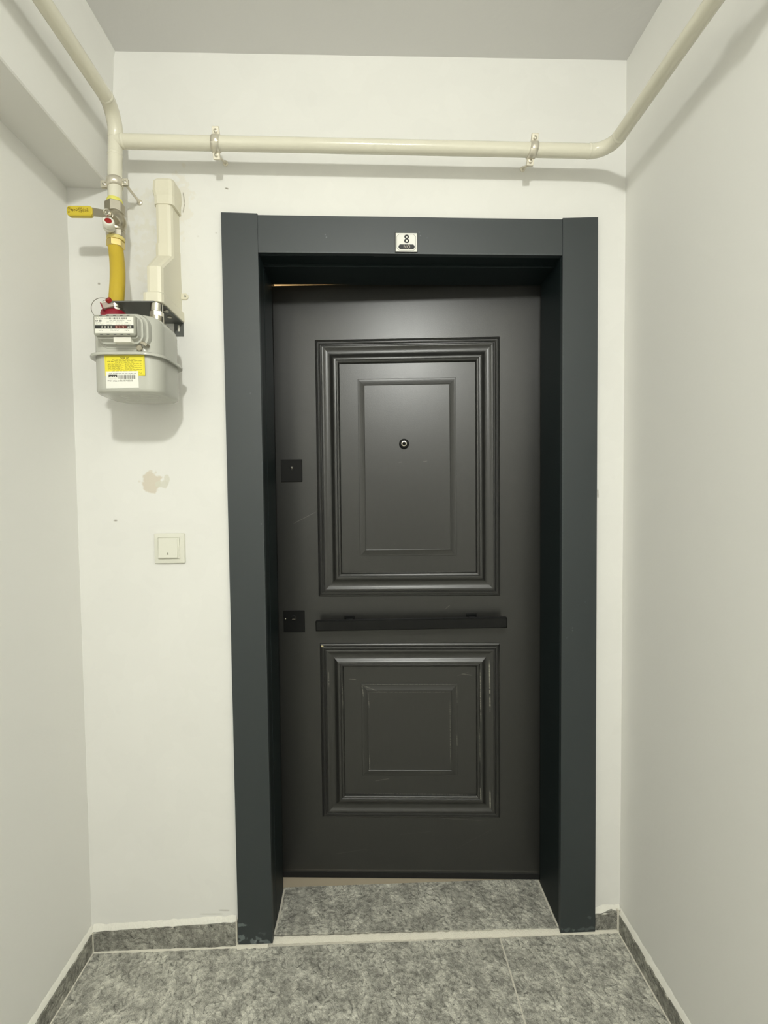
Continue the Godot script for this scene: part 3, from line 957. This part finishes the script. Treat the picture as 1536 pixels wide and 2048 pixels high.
func clip(at: Vector3, axis: Vector3, ear: Vector3, label: String, tip := 0.0, turn := 0.0, reach := 0.08) -> void:   # band of two halves with screwed ears; a rod from one ear holds it to the wall
	var t := thing("pipe_clip", at, label, "pipe clip", "clips holding the cream gas pipe")
	var z := Vector3(0, 0, 1)
	t.rotation = Vector3(tip, turn, 0)
	reach = (reach - sin(tip) * (PR + 0.0085)) / cos(tip)
	var rings := []
	for i in 33:
		var a := TAU * i / 32.0
		var d := z * cos(a) + ear * sin(a)
		var c := ear * 0.0 + axis * (-0.16 * PR * sin(a))
		rings.append(PackedVector3Array([c + d * (PR - 0.001) - axis * 0.0105, c + d * (PR + 0.0026) - axis * 0.0105, c + d * (PR + 0.0036), c + d * (PR + 0.0026) + axis * 0.0105, c + d * (PR - 0.001) + axis * 0.0105]))
	var g := Geo.new()
	g.smooth()
	for i in 32:
		for j in 5:
			var k := (j + 1) % 5
			var r0: PackedVector3Array = rings[i]
			var r1: PackedVector3Array = rings[i + 1]
			if axis.cross(z).dot(ear) > 0.0:
				g.quad(r0[j], r0[k], r1[k], r1[j])
			else:
				g.quad(r0[k], r0[j], r1[j], r1[k])
	part("band", g, M.clip_metal, t)
	for s in [1.0, -1.0]:
		var c: Vector3 = ear * s * (PR + 0.0085) - axis * (0.16 * PR * s)
		g = Geo.new()
		g.xf = Transform3D(Basis(axis, ear, axis.cross(ear)), c)
		var fz := 1.0 if axis.cross(ear).z > 0 else -1.0
		for e in [[0.0012, 0.0032], [-0.0040, -0.0020]]:
			g.box(Vector3(-0.0090, -0.0105, minf(e[0] * fz, e[1] * fz)), Vector3(0.0090, 0.0095, maxf(e[0] * fz, e[1] * fz)), 0.0008)
		part("ear", g, M.clip_metal, t)
		g = Geo.new()
		g.lathe(c - z * 0.007, z, [Vector2(0, 0.003), Vector2(0.0098, 0.003), Vector2(0.0098, 0.0052), Vector2(0.0120, 0.0048), Vector2(0.0128, 0.0030), Vector2(0.0118, 0.0016)], 20)
		part("screw", g, M.steel, t)
	var e2 := ear * (PR + 0.0085)
	g = Geo.new()
	g.tube([e2 - z * 0.002, e2 - z * (reach * 0.6), e2 - z * (reach + 0.002)], 0.0035, 12)
	part("rod", g, M.clip_metal, t)
	g = Geo.new()
	g.lathe(e2 - z * (reach - 0.001), z, [Vector2(0, 0.0075), Vector2(0.003, 0.007), Vector2(0.0045, 0.004)], 16)
	part("wall_plug", g, M.clip_metal, t)

func valve() -> void:
	var t := thing("gas_valve", Vector3(VX - 0.002, 1.985, VZ + 0.001), "nickel ball valve with yellow lever on the gas riser", "valve")
	var x := VX - 0.0025
	var at := Vector3(x, 0, VZ + 0.001)
	var g := local(t)
	g.lathe(at + Vector3(0, 2.094, 0), Vector3.UP, [Vector2(0, 0.0185), Vector2(0.004, 0.0196), Vector2(0.010, 0.0190), Vector2(0.015, PR)], 28)
	part("thread_tape", g, M.tape, t)
	for q in [[2.070, 2.099, 0.0235], [2.010, 2.030, 0.0225]]:
		g = local(t)
		g.lathe(at + Vector3(0, q[0], 0), Vector3.UP, [Vector2(0, q[2] * 0.93), Vector2(0.002, q[2]), Vector2(q[1] - q[0] - 0.002, q[2]), Vector2(q[1] - q[0], q[2] * 0.93)], 6)
		part("hex_nut", g, M.worn_steel, t)
	g = local(t)
	var prof := [Vector2(-0.027, 0.0185), Vector2(-0.025, 0.0225), Vector2(-0.020, 0.0235), Vector2(-0.017, 0.0215)]
	for i in 11:
		var a := -0.62 + 1.24 * i / 10.0
		prof.append(Vector2(0.0265 * sin(a), 0.0265 * cos(a)))
	prof.append_array([Vector2(0.0175, 0.0212), Vector2(0.020, 0.0230), Vector2(0.023, 0.0220), Vector2(0.025, 0.018)])
	g.lathe(at + Vector3(0, 2.051, 0), Vector3.UP, prof, 32)
	part("valve_body", g, M.worn_steel, t)
	g = local(t)
	g.lathe(at + Vector3(0, 2.002, 0), Vector3.UP, [Vector2(0, 0.0205), Vector2(0.002, 0.0215), Vector2(0.007, 0.0215), Vector2(0.009, 0.0205)], 28)
	part("washer", g, M.washer, t)
	# stem, nut and lever
	var stem := Vector3(-0.6490, 2.0430, VZ)
	g = local(t)
	g.lathe(stem, Vector3(0, 0, 1), [Vector2(0, 0.010), Vector2(0.046, 0.0095), Vector2(0.047, 0.0065), Vector2(0.056, 0.0065)], 24)
	part("stem", g, M.worn_steel, t)
	g = local(t)
	g.lathe(stem + Vector3(0, 0, 0.0545), Vector3(0, 0, 1), [Vector2(0, 0.0088), Vector2(0.005, 0.0088), Vector2(0.0066, 0.0070), Vector2(0.0060, 0.0046), Vector2(0.0030, 0.0040)], 24)
	part("stem_nut", g, M.steel, t)
	var lz := VZ + 0.052
	g = local(t)
	var outline := PackedVector2Array([Vector2(stem.x + 0.009, 2.0370), Vector2(stem.x + 0.010, 2.0470), Vector2(stem.x + 0.002, 2.0520), Vector2(stem.x - 0.008, 2.0500), Vector2(-0.684, 2.0550), Vector2(-0.700, 2.0555), Vector2(-0.7375, 2.0550), Vector2(-0.7375, 2.0340), Vector2(-0.700, 2.0340), Vector2(-0.684, 2.0350), Vector2(stem.x - 0.010, 2.0320)])
	g.prism(outline, lz, lz + 0.0035)
	part("lever", g, M.worn_steel, t)
	g = local(t)
	g.uvf = func(p: Vector3) -> Vector2: return Vector2(clampf((p.x + t.position.x + 0.7470) / 0.064, 0.0, 1.0), clampf((2.0585 - p.y - t.position.y) / 0.0255, 0.0, 1.0))
	var pts := rrect(0.062, 0.0245, 0.0075, 6)
	var mid := Vector3(-0.7155, 2.0450, lz + 0.0018)
	g.loft([ring(rrect(0.059, 0.0215, 0.006, 6), mid - Vector3(0, 0, 0.0060), Vector3.RIGHT, Vector3.UP), ring(pts, mid - Vector3(0, 0, 0.0045), Vector3.RIGHT, Vector3.UP), ring(pts, mid + Vector3(0, 0, 0.0045), Vector3.RIGHT, Vector3.UP), ring(rrect(0.059, 0.0215, 0.006, 6), mid + Vector3(0, 0, 0.0060), Vector3.RIGHT, Vector3.UP)])
	part("lever_grip", g, M.grip_print, t, "yellow plastic grip")
	# test nipple with a white seal cap, red in the middle
	var ax := Vector3(0.42, 0.26, 0.87).normalized()
	var np := Vector3(-0.6520, 2.0225, VZ + 0.046)
	g = local(t)
	g.lathe(np - ax * 0.026, ax, [Vector2(0, 0.0075), Vector2(0.022, 0.0075)], 20)
	part("test_nipple", g, M.worn_steel, t)
	g = local(t)
	g.lathe(np - ax * 0.006, ax, [Vector2(-0.010, 0.0125), Vector2(-0.009, 0.0140), Vector2(-0.003, 0.0140), Vector2(-0.0025, 0.0118), Vector2(0.0005, 0.0118), Vector2(0.001, 0.0140), Vector2(0.012, 0.0138), Vector2(0.0145, 0.0120), Vector2(0.0145, 0.0082), Vector2(0.0130, 0.0080)], 28)
	part("seal_cap", g, M.white_plastic, t)
	g = local(t)
	g.lathe(np + ax * 0.0070, ax, [Vector2(0, 0.0082), Vector2(0.0010, 0.0078), Vector2(0.0014, 0.0050)], 24)
	part("seal_disc", g, M.seal_red, t)

func hose() -> void:
	var t := thing("gas_hose", Vector3(-0.652, 1.82, 0.10), "yellow flexible gas hose between the valve and the meter", "hose")
	var g := local(t)
	g.lathe(Vector3(VX - 0.003, 1.983, VZ + 0.002), Vector3.UP, [Vector2(0, 0.0190), Vector2(0.002, 0.0215), Vector2(0.017, 0.0215), Vector2(0.0195, 0.0195)], 6)
	part("brass_nut", g, M.brass, t)
	g = local(t)
	var path := []
	for i in 25:
		var f := i / 24.0
		var s := f * f * (3.0 - 2.0 * f)
		path.append(Vector3(lerpf(VX - 0.004, -0.6380, s) + 0.0050 * sin(f * PI), lerpf(1.992, 1.8208, f), lerpf(VZ + 0.002, 0.128, s)))
	g.tube(path, 0.0178, 28)
	part("hose_sleeve", g, M.hose, t)

# ------------------------------------------------------------------ meter, bracket, outlet cover

const MX := -0.5815

func meter() -> void:
	var zc := 0.1370
	var t := thing("gas_meter", Vector3(MX, 1.580, zc), "grey gas meter with counter and stickers hanging beside the door", "gas meter")
	var Z := Vector3(0, 0, 1)
	var X := Vector3(1, 0, 0)
	var shell := func(called: String, steps: Array, m: String) -> MeshInstance3D:   # steps of [y, inset]
		var rings := []
		for s in steps:
			var i: float = s[1]
			rings.append(ring(rrect(0.156 - 2 * i, 0.163 - 2 * i, 0.046 - i * 0.9, 10), Vector3(MX, s[0], zc), Z, X))
		var g := local(t)
		g.loft(rings)
		return part(called, g, M[m], t)
	var low: MeshInstance3D = shell.call("lower_shell", [[1.5790, 0.030], [1.5792, 0.012], [1.5800, 0.006], [1.5825, 0.0024], [1.586, 0.0006], [1.590, 0.0], [1.668, 0.0]], "meter_paint")
	shell.call("flange", [[1.6680, 0.0], [1.6650, -0.0090], [1.6655, -0.0108], [1.6690, -0.0114], [1.6715, -0.0104], [1.6735, -0.004], [1.6765, 0.0]], "meter_paint")
	shell.call("upper_shell", [[1.676, 0.0], [1.742, 0.0], [1.752, 0.0014], [1.759, 0.005], [1.764, 0.011], [1.767, 0.020], [1.768, 0.034]], "meter_paint")
	for q in [[0.036, 0.024, 0.025], [-0.030, -0.020, 0.020], [-0.020, 0.034, 0.014]]:
		var g := local(t)
		g.lathe(Vector3(MX + q[0], 1.5815, zc + q[1]), Vector3.DOWN, [Vector2(0, q[2]), Vector2(0.0022, q[2] - 0.002), Vector2(0.0030, q[2] - 0.004), Vector2(0.0020, q[2] - 0.007)], 28)
		part("embossing", g, M.meter_paint, t)
	# counter on its rounded housing
	var g := local(t)
	var hs := []
	for s in [[0.150, 0.122, 0.084, 0.030], [0.208, 0.122, 0.084, 0.030], [0.2165, 0.118, 0.080, 0.028], [0.217, 0.110, 0.070, 0.024], [0.228, 0.106, 0.066, 0.020], [0.2285, 0.099, 0.056, 0.014], [0.240, 0.096, 0.050, 0.008]]:
		hs.append(ring(rrect(s[1], s[2], s[3], 8), Vector3(-0.5740 - (s[0] - 0.15) * 0.06, 1.7215, s[0]), X, Vector3.UP))
	g.loft(hs)
	part("counter_housing", g, M.meter_paint, t)
	g = local(t)
	var c := Vector3(-0.5800, 1.7240, 0.2470)
	g.loft([ring(rrect(0.095, 0.047, 0.005, 4), c - Z * 0.012, X, Vector3.UP), ring(rrect(0.095, 0.047, 0.005, 4), c + Z * 0.001, X, Vector3.UP), ring(rrect(0.091, 0.043, 0.004, 4), c + Z * 0.003, X, Vector3.UP)])
	var cb := part("counter", g, M.meter_plastic, t)
	for i in 5:
		for s in [-1.0, 1.0]:
			g = local(t)
			var px := c.x - 0.030 + 0.0155 * i
			g.box(Vector3(px - 0.0030, c.y + s * 0.0212 - 0.0009, c.z + 0.001), Vector3(px + 0.0030, c.y + s * 0.0212 + 0.0009, c.z + 0.0036), 0.0003)
			part("vent_slot", g, M.bracket_metal, cb)
	g = local(t)
	g.uvf = func(p: Vector3) -> Vector2: return Vector2((p.x + t.position.x - c.x + 0.0435) / 0.087, (c.y + 0.0185 - p.y - t.position.y) / 0.037)
	g.box(Vector3(c.x - 0.0435, c.y - 0.0185, c.z + 0.002), Vector3(c.x + 0.0435, c.y + 0.0185, c.z + 0.0038), 0.0004)
	part("counter_plate", g, M.counter_print, cb, "printed white plate with black counter strip")
	g = local(t)
	g.box(Vector3(-0.5865, 1.6875, 0.226), Vector3(-0.5470, 1.7000, 0.2435), 0.0008)
	part("white_tag", g, M.white_plastic, t)
	# lead seal under the counter's corner
	g = local(t)
	g.xf = g.xf * Transform3D(Basis(Vector3(0, 0, 1), -0.5), Vector3(-0.5330, 1.6940, 0.2170))
	g.box(Vector3(-0.020, -0.0035, -0.006), Vector3(0.016, 0.0035, 0.010), 0.001)
	part("housing_clamp", g, M.worn_steel, t)
	g = local(t)
	g.lathe(Vector3(-0.5410, 1.6840, 0.212), Vector3(0.2, -0.3, 1), [Vector2(0, 0.007), Vector2(0.010, 0.007), Vector2(0.0115, 0.005)], 20)
	part("lead_seal", g, M.worn_steel, t)
	# stickers, one over the other
	var zf := zc + 0.078
	g = local(t)
	g.xf = g.xf * Transform3D(Basis(Vector3(0, 0, 1), 0.006), Vector3(-0.5765, 1.6420, zf))
	g.uvf = func(p: Vector3) -> Vector2: return Vector2((p.x + t.position.x + 0.5765 + 0.0465) / 0.093, (1.6420 + 0.0235 - p.y - t.position.y) / 0.047)
	g.box(Vector3(-0.0465, -0.0235, -0.0004), Vector3(0.0465, 0.0235, 0.0005))
	part("warning_sticker", g, M.warning_print, t, "yellow warning sticker")
	g = local(t)
	g.xf = g.xf * Transform3D(Basis(Vector3(0, 0, 1), 0.010), Vector3(-0.5830, 1.6085, zf))
	g.uvf = func(p: Vector3) -> Vector2: return Vector2((p.x + t.position.x + 0.5830 + 0.0378) / 0.0756, (1.6085 + 0.0198 - p.y - t.position.y) / 0.0396)
	g.box(Vector3(-0.0378, -0.0198, -0.0004), Vector3(0.0378, 0.0198, 0.0010))
	part("barcode_sticker", g, M.label_print, t, "white sticker with a bar code")
	# inlet and outlet
	g = local(t)
	g.lathe(Vector3(-0.6425, 1.762, 0.132), Vector3.UP, [Vector2(0, 0.0300), Vector2(0.033, 0.0300), Vector2(0.037, 0.0270), Vector2(0.038, 0.0200)], 10)
	part("inlet_cap", g, M.red_plastic, t, "red plastic cap over the inlet nut")
	g = local(t)
	g.lathe(Vector3(-0.6405, 1.790, 0.128), Vector3.UP, [Vector2(0, 0.0215), Vector2(0.016, 0.0215), Vector2(0.019, 0.0185), Vector2(0.0270, 0.0185)], 24)
	part("inlet_union", g, M.steel, t)
	g = local(t)
	g.xf = g.xf * Transform3D(Basis(Vector3(0, 0, 1), 0.36) * Basis(Vector3.UP, 0.25), Vector3(-0.6410, 1.8040, 0.158))
	g.box(Vector3(-0.0120, -0.0075, -0.0080), Vector3(0.0115, 0.0062, 0.0080), 0.0008)
	var sb := part("inlet_seal", g, M.seal_grey, t)
	g = local(t)
	g.xf = g.xf * Transform3D(Basis(Vector3(0, 0, 1), 0.36) * Basis(Vector3.UP, 0.25), Vector3(-0.6410, 1.8040, 0.158))
	g.box(Vector3(-0.0122, 0.0060, -0.0082), Vector3(0.0117, 0.0092, 0.0090), 0.0008)
	part("seal_lid", g, M.white_plastic, sb)
	g = local(t)
	g.xf = g.xf * Transform3D(Basis(Vector3(0, 0, 1), 0.36) * Basis(Vector3.UP, 0.25), Vector3(-0.6410, 1.8040, 0.158))
	g.box(Vector3(-0.0152, -0.0090, -0.0075), Vector3(-0.0118, 0.0090, 0.0075), 0.0008)
	part("seal_side", g, M.red_plastic, sb)
	g = local(t)
	g.lathe(Vector3(-0.6360, 1.8145, 0.166), Vector3(-0.3, 0.55, 0.75), [Vector2(-0.004, 0.0070), Vector2(0.0030, 0.0070), Vector2(0.0040, 0.0058)], 24)
	part("seal_button", g, M.seal_red, sb)
	g = local(t)
	var wire := []
	for i in 19:
		var f := i / 18.0
		wire.append(Vector3(-0.6370, 1.8165, 0.168).bezier_interpolate(Vector3(-0.6680, 1.8260, 0.178), Vector3(-0.6660, 1.7700, 0.215), Vector3(-0.6230, 1.7440, 0.2370), f))
	g.tube(wire, 0.0007, 8)
	part("seal_wire", g, M.wire, sb)
	g = local(t)
	g.lathe(Vector3(-0.5350, 1.760, 0.132), Vector3.UP, [Vector2(0, 0.0215), Vector2(0.008, 0.0215), Vector2(0.0081, 0.0165), Vector2(0.026, 0.0165)], 28)
	part("outlet_neck", g, M.worn_steel, t)
	g = local(t)
	g.lathe(Vector3(-0.5350, 1.7800, 0.132), Vector3.UP, [Vector2(0, 0.0150), Vector2(0.0015, 0.0165), Vector2(0.018, 0.0165), Vector2(0.020, 0.0150)], 6)
	part("outlet_nut", g, M.steel, t)
	g = local(t)
	g.lathe(Vector3(-0.5350, 1.799, 0.132), Vector3.UP, [Vector2(0, 0.0150), Vector2(0.0182, 0.0150)], 24)
	part("outlet_pipe", g, M.steel, t)

func bracket() -> void:
	var t := thing("meter_bracket", Vector3(-0.585, 1.82, 0.0), "dark grey steel bracket plate that the gas meter hangs from", "bracket")
	var g := local(t)
	# plate with two holes, flat: drawn in xz and pulled up along y
	g.xf = g.xf * Transform3D(Basis(Vector3(1, 0, 0), Vector3(0, 0, 1), Vector3(0, -1, 0)), Vector3(0, 1.8205, 0))
	g.prism(PackedVector2Array([Vector2(-0.667, -0.002), Vector2(-0.519, -0.002), Vector2(-0.519, 0.110), Vector2(-0.535, 0.148), Vector2(-0.660, 0.148), Vector2(-0.667, 0.140)]), 0.0, 0.003)
	part("plate", g, M.bracket_metal, t)
	for x in [-0.667, -0.545]:
		g = local(t)
		g.box(Vector3(x, 1.782, -0.002), Vector3(x + 0.026, 1.8180, 0.003), 0.0008)
		part("wall_flange", g, M.bracket_metal, t)
		g = local(t)
		g.box(Vector3(x + 0.010, 1.7950, 0.002), Vector3(x + 0.0155, 1.8120, 0.0036), 0.0008)
		part("slot", g, M.white_plastic, t)
	for q in [[-0.527, 1.8185, 0.095], [-0.535, 1.8185, 0.055]]:
		g = local(t)
		g.lathe(Vector3(q[0], q[1] - 0.005, q[2]), Vector3.UP, [Vector2(0, 0.004), Vector2(0.0005, 0.006), Vector2(0.004, 0.006)], 16)
		part("bolt", g, M.steel, t)

func cover() -> void:
	var t := thing("outlet_pipe_cover", Vector3(-0.545, 1.83, 0.0), "cream plastic cover over the meter's outlet pipe, bent out from the wall", "pipe cover")
	# front lines of the shell from top to bottom: [y, z of front, left, right]
	var steps := [[2.140, 0.053, -0.5690, -0.5240], [2.012, 0.053, -0.5690, -0.5240], [2.0115, 0.0555, -0.5710, -0.5230], [1.978, 0.056, -0.5710, -0.5230], [1.9170, 0.1260, -0.5640, -0.5225], [1.848, 0.1275, -0.5640, -0.5225]]
	var section := func(y: float, zf: float, l: float, r: float) -> PackedVector3Array:
		var b := minf(0.011, (r - l) * 0.3)
		return PackedVector3Array([Vector3(l, y, -0.002), Vector3(l, y, zf - b), Vector3(l + b * 0.3, y, zf - b * 0.3), Vector3(l + b, y, zf), Vector3(r - b, y, zf), Vector3(r - b * 0.3, y, zf - b * 0.3), Vector3(r, y, zf - b), Vector3(r, y, -0.002)])
	var rings := []
	for s in steps:
		rings.append(section.call(s[0], s[1], s[2], s[3]))
	var g := local(t)
	g.loft(rings, false)
	part("shell", g, M.cover_plastic, t)
	g = local(t)
	rings = []
	for s in [[2.1880, 0.034, -0.5580, -0.5280], [2.1872, 0.044, -0.5640, -0.5220], [2.1835, 0.0520, -0.5690, -0.5190], [2.1760, 0.0580, -0.5720, -0.5170], [2.1500, 0.0600, -0.5735, -0.5160], [2.1380, 0.0560, -0.5715, -0.5180], [2.1150, 0.0555, -0.5710, -0.5180]]:
		rings.append(section.call(s[0], s[1], s[2], s[3]))
	g.loft(rings, false)
	part("top_cap", g, M.cover_plastic, t)
	g = local(t)
	rings = []
	for s in [[1.8520, 0.1275, -0.5645, -0.5215], [1.8455, 0.1400, -0.5680, -0.5170], [1.8225, 0.1420, -0.5685, -0.5165], [1.8208, 0.1400, -0.5670, -0.5175]]:
		rings.append(section.call(s[0], s[1], s[2], s[3]))
	g.loft(rings, false)
	part("bottom_lip", g, M.cover_plastic, t)
	g = local(t)
	g.lathe(Vector3(-0.5120, 1.8920, -0.001), Vector3(0, 0, 1), [Vector2(0, 0.0090), Vector2(0.004, 0.0088), Vector2(0.005, 0.0078)], 24)
	g.box(Vector3(-0.5260, 1.8840, -0.001), Vector3(-0.5120, 1.9000, 0.0045), 0.0008)
	var ear := part("fixing_lug", g, M.cover_plastic, t)
	g = local(t)
	g.lathe(Vector3(-0.5115, 1.8920, 0.004), Vector3(0, 0, 1), [Vector2(0, 0.0024), Vector2(0.0013, 0.0020)], 16)
	part("screw", g, M.bracket_metal, ear)

func light_switch() -> void:
	var at := Vector3(-0.5725, 1.1835, 0.0)
	var t := thing("light_switch", at, "square cream light switch with tilted rocker between meter and floor", "light switch")
	t.rotation.z = -0.004
	var X := Vector3.RIGHT
	var Y := Vector3.UP
	var g := Geo.new()
	g.loft([ring(rrect(0.0855, 0.0855, 0.003, 4), Vector3(0, 0, -0.001), X, Y), ring(rrect(0.0855, 0.0855, 0.003, 4), Vector3(0, 0, 0.0065), X, Y), ring(rrect(0.0835, 0.0835, 0.003, 4), Vector3(0, 0, 0.0085), X, Y), ring(rrect(0.0625, 0.0625, 0.002, 4), Vector3(0, 0, 0.0102), X, Y), ring(rrect(0.0612, 0.0612, 0.002, 4), Vector3(0, 0, 0.0085), X, Y)])
	part("frame", g, M.switch_plastic, t)
	g = Geo.new()
	g.loft([ring(rrect(0.0590, 0.0590, 0.002, 4), Vector3(0, 0, 0.004), X, Y), ring(rrect(0.0590, 0.0590, 0.002, 4), Vector3(0, 0, 0.0110), X, Y), ring(rrect(0.0580, 0.0580, 0.002, 4), Vector3(0, 0, 0.0116), X, Y)])
	part("inner_frame", g, M.switch_plastic, t)
	g = Geo.new()
	g.xf = Transform3D(Basis(X, -0.085), Vector3(-0.0012, 0.0008, 0.0125))
	g.loft([ring(rrect(0.0540, 0.0550, 0.002, 4), Vector3(0, 0, -0.006), X, Y), ring(rrect(0.0540, 0.0550, 0.002, 4), Vector3(0, 0, 0.0022), X, Y), ring(rrect(0.0522, 0.0532, 0.002, 4), Vector3(0, 0, 0.0032), X, Y)])
	var r := part("rocker", g, M.switch_plastic, t)
	g = Geo.new()
	g.xf = Transform3D(Basis(X, -0.085), Vector3(-0.0012, 0.0008, 0.0125))
	g.prism(PackedVector2Array([Vector2(-0.0024, -0.0185), Vector2(0.0024, -0.0185), Vector2(0.0026, -0.0160), Vector2(0.0012, -0.0140), Vector2(0.0003, -0.0118), Vector2(-0.0003, -0.0118), Vector2(-0.0012, -0.0140), Vector2(-0.0026, -0.0160)]), 0.0028, 0.0036)
	part("mark", g, M.switch_mark, r)

# ------------------------------------------------------------------

func _ready() -> void:
	var cam := Camera3D.new()
	cam.name = "camera"
	cam.position = Vector3(0, 1.3284, 1.35)
	cam.rotation = Vector3(-0.03602939, -0.03012930, -0.01045117)
	cam.fov = rad_to_deg(2.0 * atan(1024.0 / 932.5))
	cam.near = 0.02
	cam.far = 40.0
	cam.current = true
	add_child(cam)
	var we := WorldEnvironment.new()
	we.name = "environment"
	var e := Environment.new()
	e.background_mode = Environment.BG_COLOR
	e.background_color = Color(0, 0, 0)
	e.tonemap_mode = Environment.TONE_MAPPER_LINEAR
	e.tonemap_exposure = 0.785
	e.sdfgi_enabled = true
	e.ssao_enabled = true
	e.ssil_enabled = true
	we.environment = e
	add_child(we)
	materials()
	ceiling_lamp(Vector3(0.06, 2.44, 2.15), 0.100, 2.1, 2.0, Color(0.995, 1.0, 0.975), "lamp_glass", "round opal drum lamp on the corridor ceiling")
	ceiling_lamp(Vector3(-0.95, 2.40, -1.8), 0.100, 1.7, 0.0, Color(1.0, 0.90, 0.74), "warm_glass", "warm drum lamp on the hall ceiling behind the door")
	room()
	door()
	number_sign()
	pipes()
	clip(Vector3(-0.3920, 2.2552, VZ), Vector3(1, 0, 0), Vector3(0, -1, 0), "pipe clip on the horizontal gas pipe, between valve and number sign", 0.38)
	clip(Vector3(0.4460, 2.2479, VZ), Vector3(1, 0, 0), Vector3(0, -1, 0), "pipe clip on the horizontal gas pipe, close to the corner elbow", 0.38)
	clip(Vector3(VX - 0.0010, 2.1500, VZ), Vector3(0, -1, 0), Vector3(1, 0, 0), "pipe clip on the gas riser, just above the yellow lever")
	clip(Vector3(0.654, 2.2470, 0.640), Vector3(1, 0, 0), Vector3(0, -1, 0), "pipe clip on the gas pipe run along the plain wall", 0.25, -PI / 2, WALL_R - 0.654)
	valve()
	hose()
	cover()
	bracket()
	meter()
	light_switch()
